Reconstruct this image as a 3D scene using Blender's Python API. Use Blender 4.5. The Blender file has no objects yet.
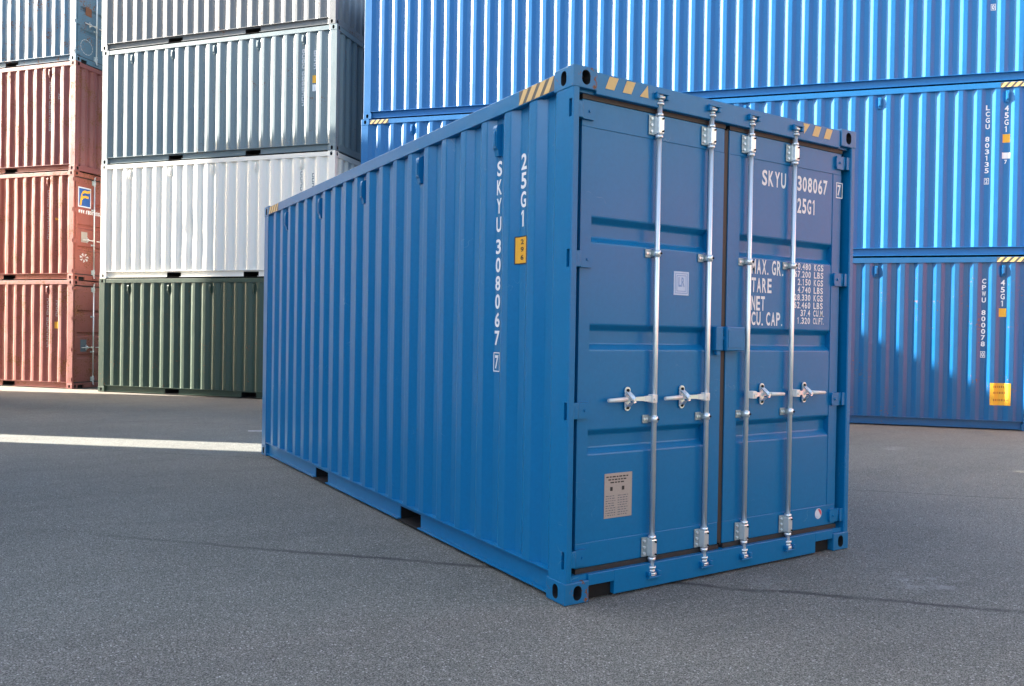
import bpy, bmesh, math, random
from mathutils import Vector, Matrix
random.seed(7)
SC = bpy.context.scene
COL = SC.collection

# ------------------------------------------------------------ camera, sky, sun, exposure
CAM_LOC = Vector((-2.5189, -3.42476, 1.44633))
YAW, PITCH, ROLL, FPX = 0.56274, -0.00981, 0.01633, 796.915
fw = Vector((math.cos(PITCH) * math.sin(YAW), math.cos(PITCH) * math.cos(YAW), math.sin(PITCH)))
rt = fw.cross(Vector((0, 0, 1))).normalized()
up = rt.cross(fw)
r2 = math.cos(ROLL) * rt + math.sin(ROLL) * up
u2 = -math.sin(ROLL) * rt + math.cos(ROLL) * up
cam = bpy.data.cameras.new("camera")
cam.sensor_width = 36.0
cam.lens = FPX / 1024 * 36.0
cam.clip_start = 0.05
cam.clip_end = 2000
camo = bpy.data.objects.new("camera", cam)
M = Matrix((r2, u2, -fw)).transposed().to_4x4()
M.translation = CAM_LOC
camo.matrix_world = M
COL.objects.link(camo)
SC.camera = camo

SUN_TO = Vector((-0.766, 0.643, 0)).normalized()
SUN_EL = math.radians(25.2)
world = bpy.data.worlds.new("World")
SC.world = world
world.use_nodes = True
wn = world.node_tree
sky = wn.nodes.new('ShaderNodeTexSky')
sky.sky_type = 'NISHITA'
sky.sun_disc = False
sky.sun_elevation = SUN_EL
sky.sun_rotation = math.atan2(SUN_TO.x, SUN_TO.y)
sky.air_density = 1.0
sky.dust_density = 4.0
sky.ozone_density = 0.4
wn.links.new(sky.outputs[0], wn.nodes['Background'].inputs[0])
wn.nodes['Background'].inputs[1].default_value = 0.095
sl = bpy.data.lights.new("sun", 'SUN')
sl.energy = 5.0
sl.angle = math.radians(0.5)
sl.color = (1.0, 0.93, 0.82)
so = bpy.data.objects.new("sun", sl)
tr = Vector((-SUN_TO.x * math.cos(SUN_EL), -SUN_TO.y * math.cos(SUN_EL), -math.sin(SUN_EL)))
so.rotation_euler = tr.to_track_quat('-Z', 'Y').to_euler()
so.location = (-20, 20, 25)
COL.objects.link(so)
SC.view_settings.view_transform = 'Standard'
SC.view_settings.look = 'None'
SC.view_settings.gamma = 1.0
SC.view_settings.use_curve_mapping = False
SC.view_settings.exposure = 2.75

# ------------------------------------------------------------ node helpers
class NT:
    def __init__(s, name):
        s.m = bpy.data.materials.new(name)
        s.m.use_nodes = True
        s.t = s.m.node_tree
        s.b = s.t.nodes['Principled BSDF']
        tc = s.t.nodes.new('ShaderNodeTexCoord')
        s.obj = tc.outputs['Object']
    def n(s, typ, **kw):
        nd = s.t.nodes.new(typ)
        for k, v in kw.items():
            if k in nd.inputs:
                if isinstance(v, bpy.types.NodeSocket): s.t.links.new(v, nd.inputs[k])
                else: nd.inputs[k].default_value = v
            else: setattr(nd, k, v)
        return nd
    def lk(s, a, b): s.t.links.new(a, b)
    def mapped(s, scale, loc=(0, 0, 0)):
        return s.n('ShaderNodeMapping', Vector=s.obj, Scale=scale, Location=loc).outputs[0]
    def noise(s, vec, scale, detail=3, rough=0.5):
        return s.n('ShaderNodeTexNoise', Vector=vec, Scale=scale, Detail=detail, Roughness=rough).outputs[0]
    def ramp(s, fac, stops):
        r = s.n('ShaderNodeValToRGB', Fac=fac)
        els = r.color_ramp.elements
        while len(els) < len(stops): els.new(0.5)
        for e, (p, c) in zip(els, stops):
            e.position = p
            e.color = (c, c, c, 1) if not isinstance(c, tuple) else (*c, 1)
        return r.outputs[0]
    def mix(s, fac, a, b, blend='MIX'):
        m = s.n('ShaderNodeMix', data_type='RGBA', blend_type=blend)
        for sock, v in ((m.inputs[0], fac), (m.inputs[6], a), (m.inputs[7], b)):
            if isinstance(v, bpy.types.NodeSocket): s.lk(v, sock)
            elif isinstance(v, tuple): sock.default_value = (*v[:3], 1)
            else: sock.default_value = v
        return m.outputs[2]
    def math(s, op, a, b=0.0):
        m = s.n('ShaderNodeMath', operation=op)
        for i, v in enumerate((a, b)):
            if isinstance(v, bpy.types.NodeSocket): s.lk(v, m.inputs[i])
            else: m.inputs[i].default_value = v
        return m.outputs[0]
    def bump(s, h, strength, dist):
        b = s.n('ShaderNodeBump', Height=h, Strength=strength, Distance=dist)
        s.lk(b.outputs[0], s.b.inputs['Normal'])

def paint(name, col, rough=0.42, wear=0.3, fade=0.15, dirt=0.2, dirtcol=(0.16, 0.13, 0.10), spec=0.5, wave=0.004, seed=0.0, scuff=0.0):
    t = NT(name)
    p = t.mapped((1, 1, 1), (seed, seed * 1.7, 0))
    big = t.noise(p, 1.1, 5, 0.6)
    fadec = tuple(min(1, c * 0.75 + 0.12) for c in col)
    c = t.mix(t.math('MULTIPLY', t.ramp(big, [(0.35, 0.0), (0.75, 1.0)]), fade), col, fadec)
    # vertical grime runs
    ps = t.mapped((9, 9, 0.55), (seed, 0, 0))
    run = t.ramp(t.noise(ps, 2.2, 5, 0.65), [(0.48, 0.0), (0.78, 1.0)])
    c = t.mix(t.math('MULTIPLY', run, dirt), c, dirtcol)
    fine = t.noise(p, 42, 4, 0.6)
    c = t.mix(0.10, c, t.ramp(fine, [(0.3, 0.25), (0.7, 0.75)]), 'OVERLAY')
    # rust and chips
    chipn = t.math('ADD', t.noise(p, 26, 5, 0.7), t.math('MULTIPLY', t.noise(p, 2.3, 3, 0.5), 0.55))
    chip = t.ramp(chipn, [(0.97 - 0.14 * wear, 0.0), (0.985 - 0.14 * wear, 1.0)])
    rust = t.mix(t.noise(p, 70, 3, 0.6), (0.10, 0.035, 0.015), (0.28, 0.12, 0.05))
    if wear > 0: c = t.mix(chip, c, rust)
    if scuff > 0:
        ln = t.math('ABSOLUTE', t.math('SUBTRACT', t.noise(p, 4.5, 3, 0.55), 0.5))
        thin = t.ramp(ln, [(0.0, 1.0), (0.006, 0.0)])
        where = t.ramp(t.noise(p, 3.1, 4, 0.6), [(0.60, 0.0), (0.68, 1.0)])
        c = t.mix(t.math('MULTIPLY', t.math('MULTIPLY', thin, where), scuff), c, (0.22, 0.36, 0.48))
    t.lk(c, t.b.inputs['Base Color'])
    rr = t.math('ADD', t.math('MULTIPLY', t.math('SUBTRACT', t.noise(p, 5, 2, 0.5), 0.5), 0.08), rough)
    if wear > 0: rr = t.math('ADD', rr, t.math('MULTIPLY', chip, 0.4))
    t.lk(rr, t.b.inputs['Roughness'])
    t.b.inputs['Specular IOR Level'].default_value = spec
    h = t.math('ADD', t.noise(p, 3.2, 2, 0.4), t.math('MULTIPLY', fine, 0.02))
    t.bump(h, 1.0, wave)
    return t.m

def plain(name, col, rough=0.5, metal=0.0, var=0.12, scale=30, bump=0.0, rvar=0.2):
    t = NT(name)
    n = t.noise(t.obj, scale, 4, 0.6)
    lo = tuple(c * (1 - var) for c in col); hi = tuple(min(1, c * (1 + var)) for c in col)
    t.lk(t.mix(n, lo, hi), t.b.inputs['Base Color'])
    if rvar: t.lk(t.math('ADD', t.math('MULTIPLY', n, rvar), rough - rvar / 2), t.b.inputs['Roughness'])
    else: t.b.inputs['Roughness'].default_value = rough
    t.b.inputs['Metallic'].default_value = metal
    if bump: t.bump(n, 1.0, bump)
    return t.m

M_MAIN = paint("blue_paint", (0.0, 0.154, 0.365), rough=0.315, wear=0.0, fade=0.02, dirt=0.03, wave=0.002, spec=0.42, scuff=0.5)
M_CAST = paint("blue_casting_paint", (0.0, 0.150, 0.345), rough=0.4, wear=0.40, fade=0.03, dirt=0.06, wave=0.002, seed=8.0)
M_CBLUE = [paint("bright_blue_paint", (0.005, 0.150, 0.40), rough=0.46, wear=0.0, spec=0.50, fade=0.02, dirt=0.03, wave=0.004, seed=s) for s in (1.0, 5.0)]
M_CBLUE.insert(0, paint("deep_blue_paint", (0.0, 0.09, 0.25), rough=0.30, spec=0.7, wear=0.04, fade=0.04, dirt=0.06, wave=0.004, seed=9.0))
M_GREEN = paint("dark_green_paint", (0.040, 0.072, 0.050), rough=0.42, wear=0.05, fade=0.03, dirt=0.05, seed=2.0)
M_WHITE = paint("white_paint", (0.88, 0.85, 0.77), rough=0.45, wear=0.0, fade=0.0, dirt=0.03, seed=3.0, wave=0.008)
M_GREY = paint("blue_grey_paint", (0.17, 0.23, 0.255), rough=0.42, wear=0.03, fade=0.15, dirt=0.06, seed=4.0)
M_GREY2 = paint("grey_green_paint", (0.17, 0.185, 0.195), rough=0.45, wear=0.06, fade=0.2, dirt=0.1, seed=6.0)
M_RED = [paint("rust_red_paint", c, rough=0.5, wear=w, fade=0.25, dirt=0.18, dirtcol=(0.30, 0.08, 0.035), seed=s, wave=0.008)
         for c, w, s in (((0.24, 0.070, 0.062), 0.8, 11.0), ((0.27, 0.070, 0.052), 0.7, 12.0), ((0.22, 0.062, 0.062), 0.7, 13.0))]
M_OLDBLUE = paint("faded_blue_paint", (0.09, 0.19, 0.28), rough=0.5, wear=0.6, fade=0.4, dirt=0.15, seed=14.0)
M_ZINC = plain("galvanised_steel", (0.82, 0.86, 0.87), 0.30, 0.70, 0.06, 12, 0.0, 0.0)
M_ZINC_DARK = plain("dull_zinc", (0.38, 0.44, 0.46), 0.42, 0.6, 0.2, 60)
M_ZINC_LIGHT = plain("pale_zinc", (0.80, 0.78, 0.74), 0.5, 0.25, 0.1, 60)
M_RUBBER = plain("black_rubber", (0.026, 0.025, 0.025), 0.55, 0, 0.3, 20)
M_BLACK = plain("black_paint", (0.02, 0.02, 0.022), 0.5)
M_MARK = plain("white_marking", (0.80, 0.82, 0.84), 0.5, 0, 0.06)
M_MARKOLD = plain("worn_white_marking", (0.55, 0.55, 0.57), 0.6, 0, 0.25, 60)
M_MARKDARK = plain("dark_marking", (0.10, 0.13, 0.17), 0.6, 0, 0.25, 60)
M_YEL = plain("yellow_film", (0.80, 0.42, 0.03), 0.45, 0, 0.08)
M_YEL2 = plain("hazard_yellow", (0.66, 0.47, 0.20), 0.5, 0, 0.15)
M_HZD = plain("worn_hazard_black", (0.10, 0.10, 0.095), 0.5, 0, 0.3, 40)
M_DARK = plain("shade_black_and_bolts", (0.004, 0.004, 0.005), 0.9)  # near-black: paints shade into pockets, sill notches and underside; bolt heads too
M_CAVITY = plain("cavity_shade_and_grime", (0.012, 0.013, 0.015), 0.8)  # near-black paints the shade into casting holes, over dirty steel
M_WOOD = plain("plywood_floor", (0.20, 0.12, 0.07), 0.7)
M_PLATE = plain("brushed_plate", (0.42, 0.38, 0.35), 0.5, 0.3, 0.15, 80)
M_LRS = plain("pale_blue_sticker", (0.50, 0.62, 0.80), 0.4, 0, 0.08)
M_LRB = plain("sticker_line_blue", (0.20, 0.34, 0.60), 0.4)
M_LOGOB = plain("logo_blue", (0.02, 0.09, 0.32), 0.5)
M_PINK = plain("sticker_pink", (0.65, 0.10, 0.14), 0.4)
M_STICKW = plain("sticker_white", (0.65, 0.70, 0.78), 0.4)

# ------------------------------------------------------------ mesh helpers
class MB:
    def __init__(s):
        s.bm = bmesh.new(); s.mats = []
    def mi(s, m):
        if m not in s.mats: s.mats.append(m)
        return s.mats.index(m)
    def box(s, x0, x1, y0, y1, z0, z1, m, bev=0.0):
        b = bmesh.new()
        bmesh.ops.create_cube(b, size=1)
        for v in b.verts:
            v.co = ((x0 + x1) / 2 + v.co.x * (x1 - x0), (y0 + y1) / 2 + v.co.y * (y1 - y0), (z0 + z1) / 2 + v.co.z * (z1 - z0))
        if bev: bmesh.ops.bevel(b, geom=b.edges[:], offset=bev, segments=2, affect='EDGES', profile=0.5)
        s.add(b, m)
    def add(s, b, m, smooth=False):
        i = s.mi(m)
        vs = {v: s.bm.verts.new(v.co) for v in b.verts}
        for f in b.faces:
            try: nf = s.bm.faces.new([vs[v] for v in f.verts])
            except ValueError: continue
            nf.material_index = i; nf.smooth = smooth or f.smooth
        b.free()
    def poly(s, pts, m):
        f = s.bm.faces.new([s.bm.verts.new(p) for p in pts]); f.material_index = s.mi(m)
    def prism(s, pts, ext, m):
        """extrude the flat polygon pts (3D) by vector ext"""
        e = Vector(ext)
        a = [s.bm.verts.new(p) for p in pts]; b = [s.bm.verts.new(Vector(p) + e) for p in pts]
        fs = [s.bm.faces.new(a), s.bm.faces.new(b[::-1])]
        n = len(pts)
        for i in range(n): fs.append(s.bm.faces.new((a[i], b[i], b[(i + 1) % n], a[(i + 1) % n])))
        k = s.mi(m)
        for f in fs: f.material_index = k
        bmesh.ops.recalc_face_normals(s.bm, faces=fs)
    def tube(s, p0, p1, r, m, seg=12, r1=None, caps=True):
        p0, p1 = Vector(p0), Vector(p1); r1 = r if r1 is None else r1
        q = (p1 - p0).to_track_quat('Z', 'Y'); k = s.mi(m)
        A = [s.bm.verts.new(p0 + q @ Vector((math.cos(a) * r, math.sin(a) * r, 0))) for a in [2 * math.pi * i / seg for i in range(seg)]]
        B = [s.bm.verts.new(p1 + q @ Vector((math.cos(a) * r1, math.sin(a) * r1, 0))) for a in [2 * math.pi * i / seg for i in range(seg)]]
        for i in range(seg):
            f = s.bm.faces.new((A[i], A[(i + 1) % seg], B[(i + 1) % seg], B[i])); f.smooth = True; f.material_index = k
        if caps:
            for L in (A[::-1], B):
                f = s.bm.faces.new(L); f.material_index = k
    def mesh(s, name):
        me = bpy.data.meshes.new(name)
        s.bm.to_mesh(me); s.bm.free()
        for m in s.mats: me.materials.append(m)
        return me

def obj(name, me, parent=None, loc=None):
    o = bpy.data.objects.new(name, me)
    COL.objects.link(o)
    if parent is not None: o.parent = parent
    if loc is not None: o.location = loc
    return o

def boolean(me, cutters):
    """subtract bmesh boxes/prisms (one mesh) from me"""
    a = bpy.data.objects.new("tmp_a", me); b = bpy.data.objects.new("tmp_b", cutters)
    COL.objects.link(a); COL.objects.link(b)
    md = a.modifiers.new("b", 'BOOLEAN'); md.operation = 'DIFFERENCE'; md.object = b; md.solver = 'EXACT'
    dg = bpy.context.evaluated_depsgraph_get(); dg.update()
    out = bpy.data.meshes.new_from_object(a.evaluated_get(dg))
    bpy.data.objects.remove(a); bpy.data.objects.remove(b)
    return out

_tc = {}
def text_bm(s, x0, x1, z0, z1, weight=0.012):
    """flat text filling the rectangle, in the plane (x, z); y = 0"""
    if s not in _tc:
        cu = bpy.data.curves.new("t", 'FONT'); cu.body = s; cu.resolution_u = 4; cu.offset = weight * 2.2
        o = bpy.data.objects.new("t", cu); COL.objects.link(o)
        dg = bpy.context.evaluated_depsgraph_get(); dg.update()
        _tc[s] = bpy.data.meshes.new_from_object(o.evaluated_get(dg))
        bpy.data.objects.remove(o)
    b = bmesh.new(); b.from_mesh(_tc[s])
    xs = [v.co.x for v in b.verts]; ys = [v.co.y for v in b.verts]
    ax, bx, ay, by = min(xs), max(xs), min(ys), max(ys)
    for v in b.verts:
        v.co = (x0 + (v.co.x - ax) / (bx - ax) * (x1 - x0), 0, z0 + (v.co.y - ay) / (by - ay) * (z1 - z0))
    return b

# ------------------------------------------------------------ corrugated profile
def profile(s0, s1, pitch_nom=0.278, depth=0.036, rnd=0.007):
    n = max(1, round((s1 - s0 + 0.072) / pitch_nom)); k = (s1 - s0) / (n * 0.278 - 0.072)
    of, sl, inn = 0.072 * k, 0.068 * k, 0.070 * k
    pts = [(s0, 0.0)]; s = s0; inner = []
    for i in range(n):
        pts += [(s + sl, depth), (s + sl + inn, depth), (s + 2 * sl + inn, 0.0)]
        inner.append(s + sl + inn / 2)
        s += 2 * sl + inn
        if i < n - 1: pts.append((s + of, 0.0)); s += of
    out = [pts[0]]
    for a, b, c in zip(pts, pts[1:], pts[2:]):
        A, B, C = Vector(a), Vector(b), Vector(c)
        p0 = B + (A - B).normalized() * rnd; p2 = B + (C - B).normalized() * rnd
        pm = (p0 + 2 * B + p2) / 4
        out += [tuple(p0), tuple(pm), tuple(p2)]
    out.append(pts[-1])
    return out, inner
def pdepth(pr, s):
    for (a, da), (b, db) in zip(pr, pr[1:]):
        if a <= s <= b: return da + (db - da) * (s - a) / (b - a) if b > a else da
    return 0.0

def corr_mesh(pr, z0, z1, place, mat, nz=1, dent=0.0, seed=0, dents=()):
    """place(s, depth, z) -> point"""
    rnd = random.Random(seed); mb = MB(); i = mb.mi(mat)
    zs = [z0 + (z1 - z0) * k / nz for k in range(nz + 1)]
    ph = [rnd.uniform(0, 6.28) for _ in range(6)]
    def off(s, z):
        t = 0.0
        if dent:
            t = dent * (math.sin(s * 2.1 + ph[0]) * math.sin(z * 1.7 + ph[1]) + 0.5 * math.sin(s * 5.3 + ph[2] + z * 2.2) + 0.4 * math.sin(s * 9.1 + ph[3]) * math.sin(z * 6.1 + ph[4]))
            t *= min(1, (z - z0) * 3, (z1 - z) * 3)
        for (ds, dz, r, a) in dents:
            d = ((s - ds) / r) ** 2 + ((z - dz) / (r * 1.5)) ** 2
            if d < 9: t += a * math.exp(-d)
        return t
    rows = [[mb.bm.verts.new(place(s, max(d + off(s, z), -0.003), z)) for s, d in pr] for z in zs]
    for a, b in zip(rows, rows[1:]):
        for j in range(len(pr) - 1):
            f = mb.bm.faces.new((a[j], a[j + 1], b[j + 1], b[j])); f.material_index = i
    return mb

W = 2.438
_cache = {}
def cached(key, fn):
    if key not in _cache: _cache[key] = fn()
    return _cache[key]

def casting_mesh(mat, sx, sy, sz):
    def f():
        mb = MB(); mb.box(0, 0.178, 0, 0.162, 0, 0.118, mat, 0.005)
        me = mb.mesh("corner_casting")
        c = MB()
        def stad(w, h, n=8):
            pts = []
            for i in range(n + 1):
                a = math.pi * i / n; pts.append((math.cos(a) * w / 2, (h - w) / 2 + math.sin(a) * w / 2))
            for i in range(n + 1):
                a = math.pi + math.pi * i / n; pts.append((math.cos(a) * w / 2, -(h - w) / 2 + math.sin(a) * w / 2))
            return pts
        dm = mat
        c.prism([(0.089 + a, -0.02, 0.059 + b) for a, b in stad(0.050, 0.080)], (0, 0.09, 0), dm)
        m1 = c.mesh("c"); me = boolean(me, m1)
        c = MB(); c.prism([(-0.02, 0.085 + a, 0.059 + b) for a, b in stad(0.056, 0.080)], (0.10, 0, 0), dm)
        me = boolean(me, c.mesh("c"))
        c = MB(); c.prism([(0.089 + a, 0.081 + b, 0.14) for a, b in stad(0.060, 0.115)], (0, 0, -0.06), dm)
        me = boolean(me, c.mesh("c"))
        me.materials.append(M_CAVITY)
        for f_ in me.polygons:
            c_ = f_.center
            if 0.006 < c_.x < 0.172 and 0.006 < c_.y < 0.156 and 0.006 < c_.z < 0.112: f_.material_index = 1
        if sz < 0:                      # bottom casting: aperture on the underside
            me.transform(Matrix.Scale(-1, 4, (0, 0, 1)) ); me.transform(Matrix.Translation((0, 0, 0.118))); 
        if sx < 0: me.transform(Matrix.Scale(-1, 4, (1, 0, 0)))
        if sy < 0: me.transform(Matrix.Scale(-1, 4, (0, 1, 0)))
        if (sx < 0) ^ (sy < 0) ^ (sz < 0): me.flip_normals()
        if not me.materials: me.materials.append(mat)
        return me
    return cached(('cast', mat.name, sx, sy, sz), f)

def hazard(mb, place, a0, a1, z0, z1, n, flip=1, back=True):
    """diagonal yellow and black band; place(a, z, lift)"""
    if back: mb.poly([place(a0, z0, 0.0012), place(a1, z0, 0.0012), place(a1, z1, 0.0012), place(a0, z1, 0.0012)], M_HZD)
    w = (a1 - a0) / n; sk = w * 0.7 * flip
    for i in range(n):
        p = a0 + i * w + w * 0.1; q = p + w * 0.60
        cl = lambda v: min(max(v, a0), a1)
        mb.poly([place(cl(p - sk / 2 + w * .1), z0, 0.0026), place(cl(q - sk / 2 + w * .1), z0, 0.0026), place(cl(q + sk / 2 + w * .1), z1, 0.0026), place(cl(p + sk / 2 + w * .1), z1, 0.0026)], M_YEL2)

Y0 = 0.010          # the panel's outer flats lie this far inside the casting face
def container(label, L, H, mat, loc, yaw, group, ends='door', other='blank', pockets=False, vents=(), dent=0.0, dents=(), marks=None,
              hazards=(), doordetail=None, far_detail=True, seed=1, castmat=None):
    root = bpy.data.objects.new("shipping_container", None)
    COL.objects.link(root)
    root.location = loc; root.rotation_euler = (0, 0, yaw)
    root['label'] = label; root['category'] = 'container'; root['group'] = group
    key = (L, H, mat.name)
    for sx in (1, -1):
        for sy in (1, -1):
            for sz in (1, -1):
                me = casting_mesh(castmat or mat, sx, sy, sz)
                obj("corner_casting", me, root, (0.0 if sx > 0 else L, 0.0 if sy > 0 else W, H - 0.119 if sz > 0 else 0.001))
    # posts at the plain end(s)
    def plain_post(x0, x1, y0, y1):
        mb = MB(); mb.box(x0, x1, y0, y1, 0.118, H - 0.119, mat, 0.004); return mb.mesh("corner_post")
    is_door = (ends == 'door')
    def post_set(xa, xb, which):
        for j, (ya, yb) in enumerate(((0.003, 0.11), (W - 0.11, W - 0.003))):
            obj("corner_post", cached(key + ('post', which, j), lambda: plain_post(xa, xb, ya, yb)), root)
    post_set(0.003, 0.158, 'L')
    if not is_door: post_set(L - 0.158, L - 0.003, 'R')
    else:
        kz = H / 2.896
        hz = [z * kz for z in (2.668, 1.865, 1.042, 0.238)]
        for j in (0, 1):
            def f(j=j):
                m = lambda y: y if j == 0 else W - y
                mb = MB()
                prof = [(L - 0.158, 0.003), (L - 0.008, 0.003), (L - 0.002, 0.009), (L - 0.002, 0.041), (L - 0.008, 0.047), (L - 0.125, 0.047), (L - 0.125, 0.112), (L - 0.158, 0.112)]
                mb.prism([(x, m(y), 0.119) for x, y in prof], (0, 0, H - 0.238), mat)
                me = mb.mesh("corner_post")
                c = MB()
                for z in hz:
                    a, b = sorted((m(-0.01), m(0.030)))
                    c.box(L - 0.040, L - 0.014, a, b, z - 0.048, z + 0.048, M_RUBBER)
                return boolean(me, c.mesh("c"))
            obj("corner_post", cached(key + ('dpost', j), f), root)
    # rails
    zb0, zb1 = 0.155, H - 0.10
    pk = [(L / 2 - 1.005 - 0.18, L / 2 - 1.005 + 0.18), (L / 2 + 1.005 - 0.18, L / 2 + 1.005 + 0.18)] if pockets else []
    for j in (0, 1):
        m = lambda y: y if j == 0 else W - y
        def ft(m=m):
            mb = MB(); a, b = sorted((m(0.004), m(0.064))); mb.box(0.178, L - 0.178, a, b, H - 0.106, H - 0.014, mat, 0.004); return mb.mesh("top_side_rail")
        tr_ = obj("top_side_rail", cached(key + ('trail', j), ft), root)
        def fb(m=m):
            mb = MB(); wy = 0.040 if mat is M_MAIN else 0.056
            a, b = sorted((m(wy), m(wy + 0.006)))
            segs = []; x = 0.178
            for p, q in pk: segs.append((x, p)); x = q
            segs.append((x, L - 0.178))
            for p, q in segs: mb.box(p, q, a, b, 0.030, 0.148, mat)
            for p, q in pk: mb.box(p, q, a, b, 0.118, 0.148, mat)
            a2, b2 = sorted((m(0.006), m(0.080))); mb.box(0.158, L - 0.158, a2, b2, 0.149, 0.157, mat)
            for p, q in segs:
                a3, b3 = sorted((m(0.012), m(0.060))); mb.box(p, q, a3, b3, 0.021, 0.029, mat)
            if pk:
                for p, q in pk:
                    a4, b4 = sorted((m(0.047), m(0.9)))
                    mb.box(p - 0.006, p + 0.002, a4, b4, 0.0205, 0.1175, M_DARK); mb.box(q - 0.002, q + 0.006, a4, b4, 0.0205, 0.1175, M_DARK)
                    mb.box(p, q, a4, b4, 0.1185, 0.124, M_DARK); a5, b5 = sorted((m(0.015), m(0.9))); mb.box(p, q, a5, b5, 0.016, 0.020, M_DARK)  # near-black pocket walls carry the shade of the deep opening
            return mb.mesh("bottom_side_rail")
        obj("bottom_side_rail", cached(key + ('brail', j, bool(pk)), fb), root)
    pr, inner = profile(0.158, L - (0.108 if L > 10 else 0.158))
    side = obj("side_panel", corr_mesh(pr, 0.157, H - 0.106, lambda s, d, z: (s, Y0 + d, z), mat, 22 if (dent or dents) else 1, dent, seed, dents).mesh("side_panel"), root)
    obj("side_panel", cached(key + ('bpanel',), lambda: corr_mesh(pr, 0.157, H - 0.106, lambda s, d, z: (s, W - Y0 - d, z), mat).mesh("side_panel")), root)
    def froof():
        mb = MB(); mb.box(0.06, L - 0.06, 0.03, W - 0.03, H - 0.030, H - 0.024, mat)
        n = int((L - 0.5) / 0.21)
        for i in range(n): x = 0.25 + i * 0.21; mb.box(x, x + 0.09, 0.09, W - 0.09, H - 0.023, H - 0.008, mat, 0.004)
        return mb.mesh("roof_panel")
    obj("roof_panel", cached(key + ('roof',), froof), root)
    def ffloor():
        mb = MB(); mb.box(0.1, L - 0.1, 0.09, W - 0.09, 0.126, 0.150, M_WOOD)
        x = 0.3
        while x < L - 0.3:
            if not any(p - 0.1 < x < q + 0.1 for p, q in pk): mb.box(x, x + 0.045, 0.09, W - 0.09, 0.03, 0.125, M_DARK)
            x += 0.32
        return mb.mesh("floor")
    obj("floor", cached(key + ('floor',), ffloor), root)
    # blank ends: corrugated wall, sill and header
    def blank(xf, sgn, nm):
        P = lambda d: xf - sgn * d
        def f():
            pe, _ = profile(0.11, W - 0.11, 0.25, 0.045)
            mb = corr_mesh(pe, 0.158, H - 0.118, lambda s, d, z: (P(0.02 + d), s, z), mat)
            return mb.mesh("end_panel")
        obj("end_panel", cached(key + ('endp', nm), f), root)
        def g(z0, z1, n2):
            mb = MB(); a, b = sorted((P(0.008), P(0.07))); mb.box(a, b, 0.162, W - 0.162, z0, z1, mat, 0.004); return mb.mesh(n2)
        obj("end_sill", cached(key + ('sill', nm), lambda: g(0.02, 0.157, "end_sill")), root)
        obj("end_header", cached(key + ('head', nm), lambda: g(H - 0.118, H - 0.014, "end_header")), root)
    blank(0.0, -1, 'a')
    if is_door: door_end(root, L, H, mat, doordetail)
    else: blank(L, 1, 'b')
    # small side furniture
    for v in vents:
        sc = min(inner, key=lambda s: abs(s - v))
        def fv():
            mb = MB()
            dx = 0.022; y1 = Y0 + 0.036; y0 = 0.004; t = -0.0; b = -0.20
            mb.prism([(-dx, y1, t), (-dx, y0 + 0.006, t - 0.012), (-dx, y0, t - 0.03), (-dx, y0, t - 0.15), (-dx, y0 + 0.012, t - 0.165), (-dx, y0 + 0.02, b), (-dx, y1, b)], (2 * dx, 0, 0), mat)
            mb.box(-dx * .5, dx * .5, y0 - 0.006, y0 - 0.0005, -0.14, -0.05, mat, 0.002)
            return mb.mesh("ventilator")
        obj("ventilator", cached(('vent', mat.name), fv), root, (sc, 0, H - 0.145))
    def place_on_side(b, m, name, lift=0.0018):
        xs = [v.co.x for v in b.verts]; lo, hi = min(xs), max(xs)
        for s, _ in pr:
            if lo < s < hi:
                bmesh.ops.bisect_plane(b, geom=b.verts[:] + b.edges[:] + b.faces[:], plane_co=(s, 0, 0), plane_no=(1, 0, 0))
        for v in b.verts: v.co.y = Y0 + pdepth(pr, v.co.x) - lift
        return b
    def side_mark(items, mk, name="marking", lift=0.0018):
        """items: list of bmesh in (s, z)"""
        mb = MB()
        for b in items: mb.add(place_on_side(b, mk, name, lift), mk)
        return obj(name, mb.mesh(name), root)
    root_api = dict(root=root, pr=pr, inner=inner, side_mark=side_mark, L=L, H=H)
    for (a0, a1, fl) in hazards:
        hz_mb = MB()
        hazard(hz_mb, lambda a, z, l: (a, 0.004 - l, z), a0, a1, H - 0.100, H - 0.020, 4, fl)
        obj("hazard_stripe", hz_mb.mesh("hazard_stripe"), root)
    return root_api

def glyph_one():
    b = bmesh.new()
    for pts in (((.36, 0), (.60, 0), (.60, 1), (.36, 1)), ((.12, .70), (.36, .84), (.36, 1.0), (.12, .84))):
        b.faces.new([b.verts.new((x, 0, z)) for x, z in pts])
    return b
def mono(s, x0, x1, z0, z1, fill=0.80):
    """stencil-like text, every character in a cell of the same width"""
    out = bmesh.new(); n = len(s); cells = [0.45 if ch in '. ' else 1.0 for ch in s]
    tot = sum(cells) - (1 - fill); cw = (x1 - x0) / tot; x = x0
    for ch, c in zip(s, cells):
        w = cw * fill
        if ch == '.': b = rect_bm(x + cw * .02, x + cw * .24, z0, z0 + (z1 - z0) * .14)
        elif ch == ' ': b = None
        elif ch == '1':
            b = glyph_one()
            for v in b.verts: v.co = (x + v.co.x * w, 0, z0 + v.co.z * (z1 - z0))
        else: b = text_bm(ch, x, x + w, z0, z1)
        if b:
            me = bpy.data.meshes.new('g'); b.to_mesh(me); b.free(); out.from_mesh(me); bpy.data.meshes.remove(me)
        x += cw * c
    return out
def rect_bm(x0, x1, z0, z1):
    b = bmesh.new(); vs = [b.verts.new(p) for p in ((x0, 0, z0), (x1, 0, z0), (x1, 0, z1), (x0, 0, z1))]; b.faces.new(vs); return b
def frame_bms(x0, x1, z0, z1, t):
    return [rect_bm(x0, x1, z1 - t, z1), rect_bm(x0, x1, z0, z0 + t), rect_bm(x0, x0 + t, z0 + t, z1 - t), rect_bm(x1 - t, x1, z0 + t, z1 - t)]
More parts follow.
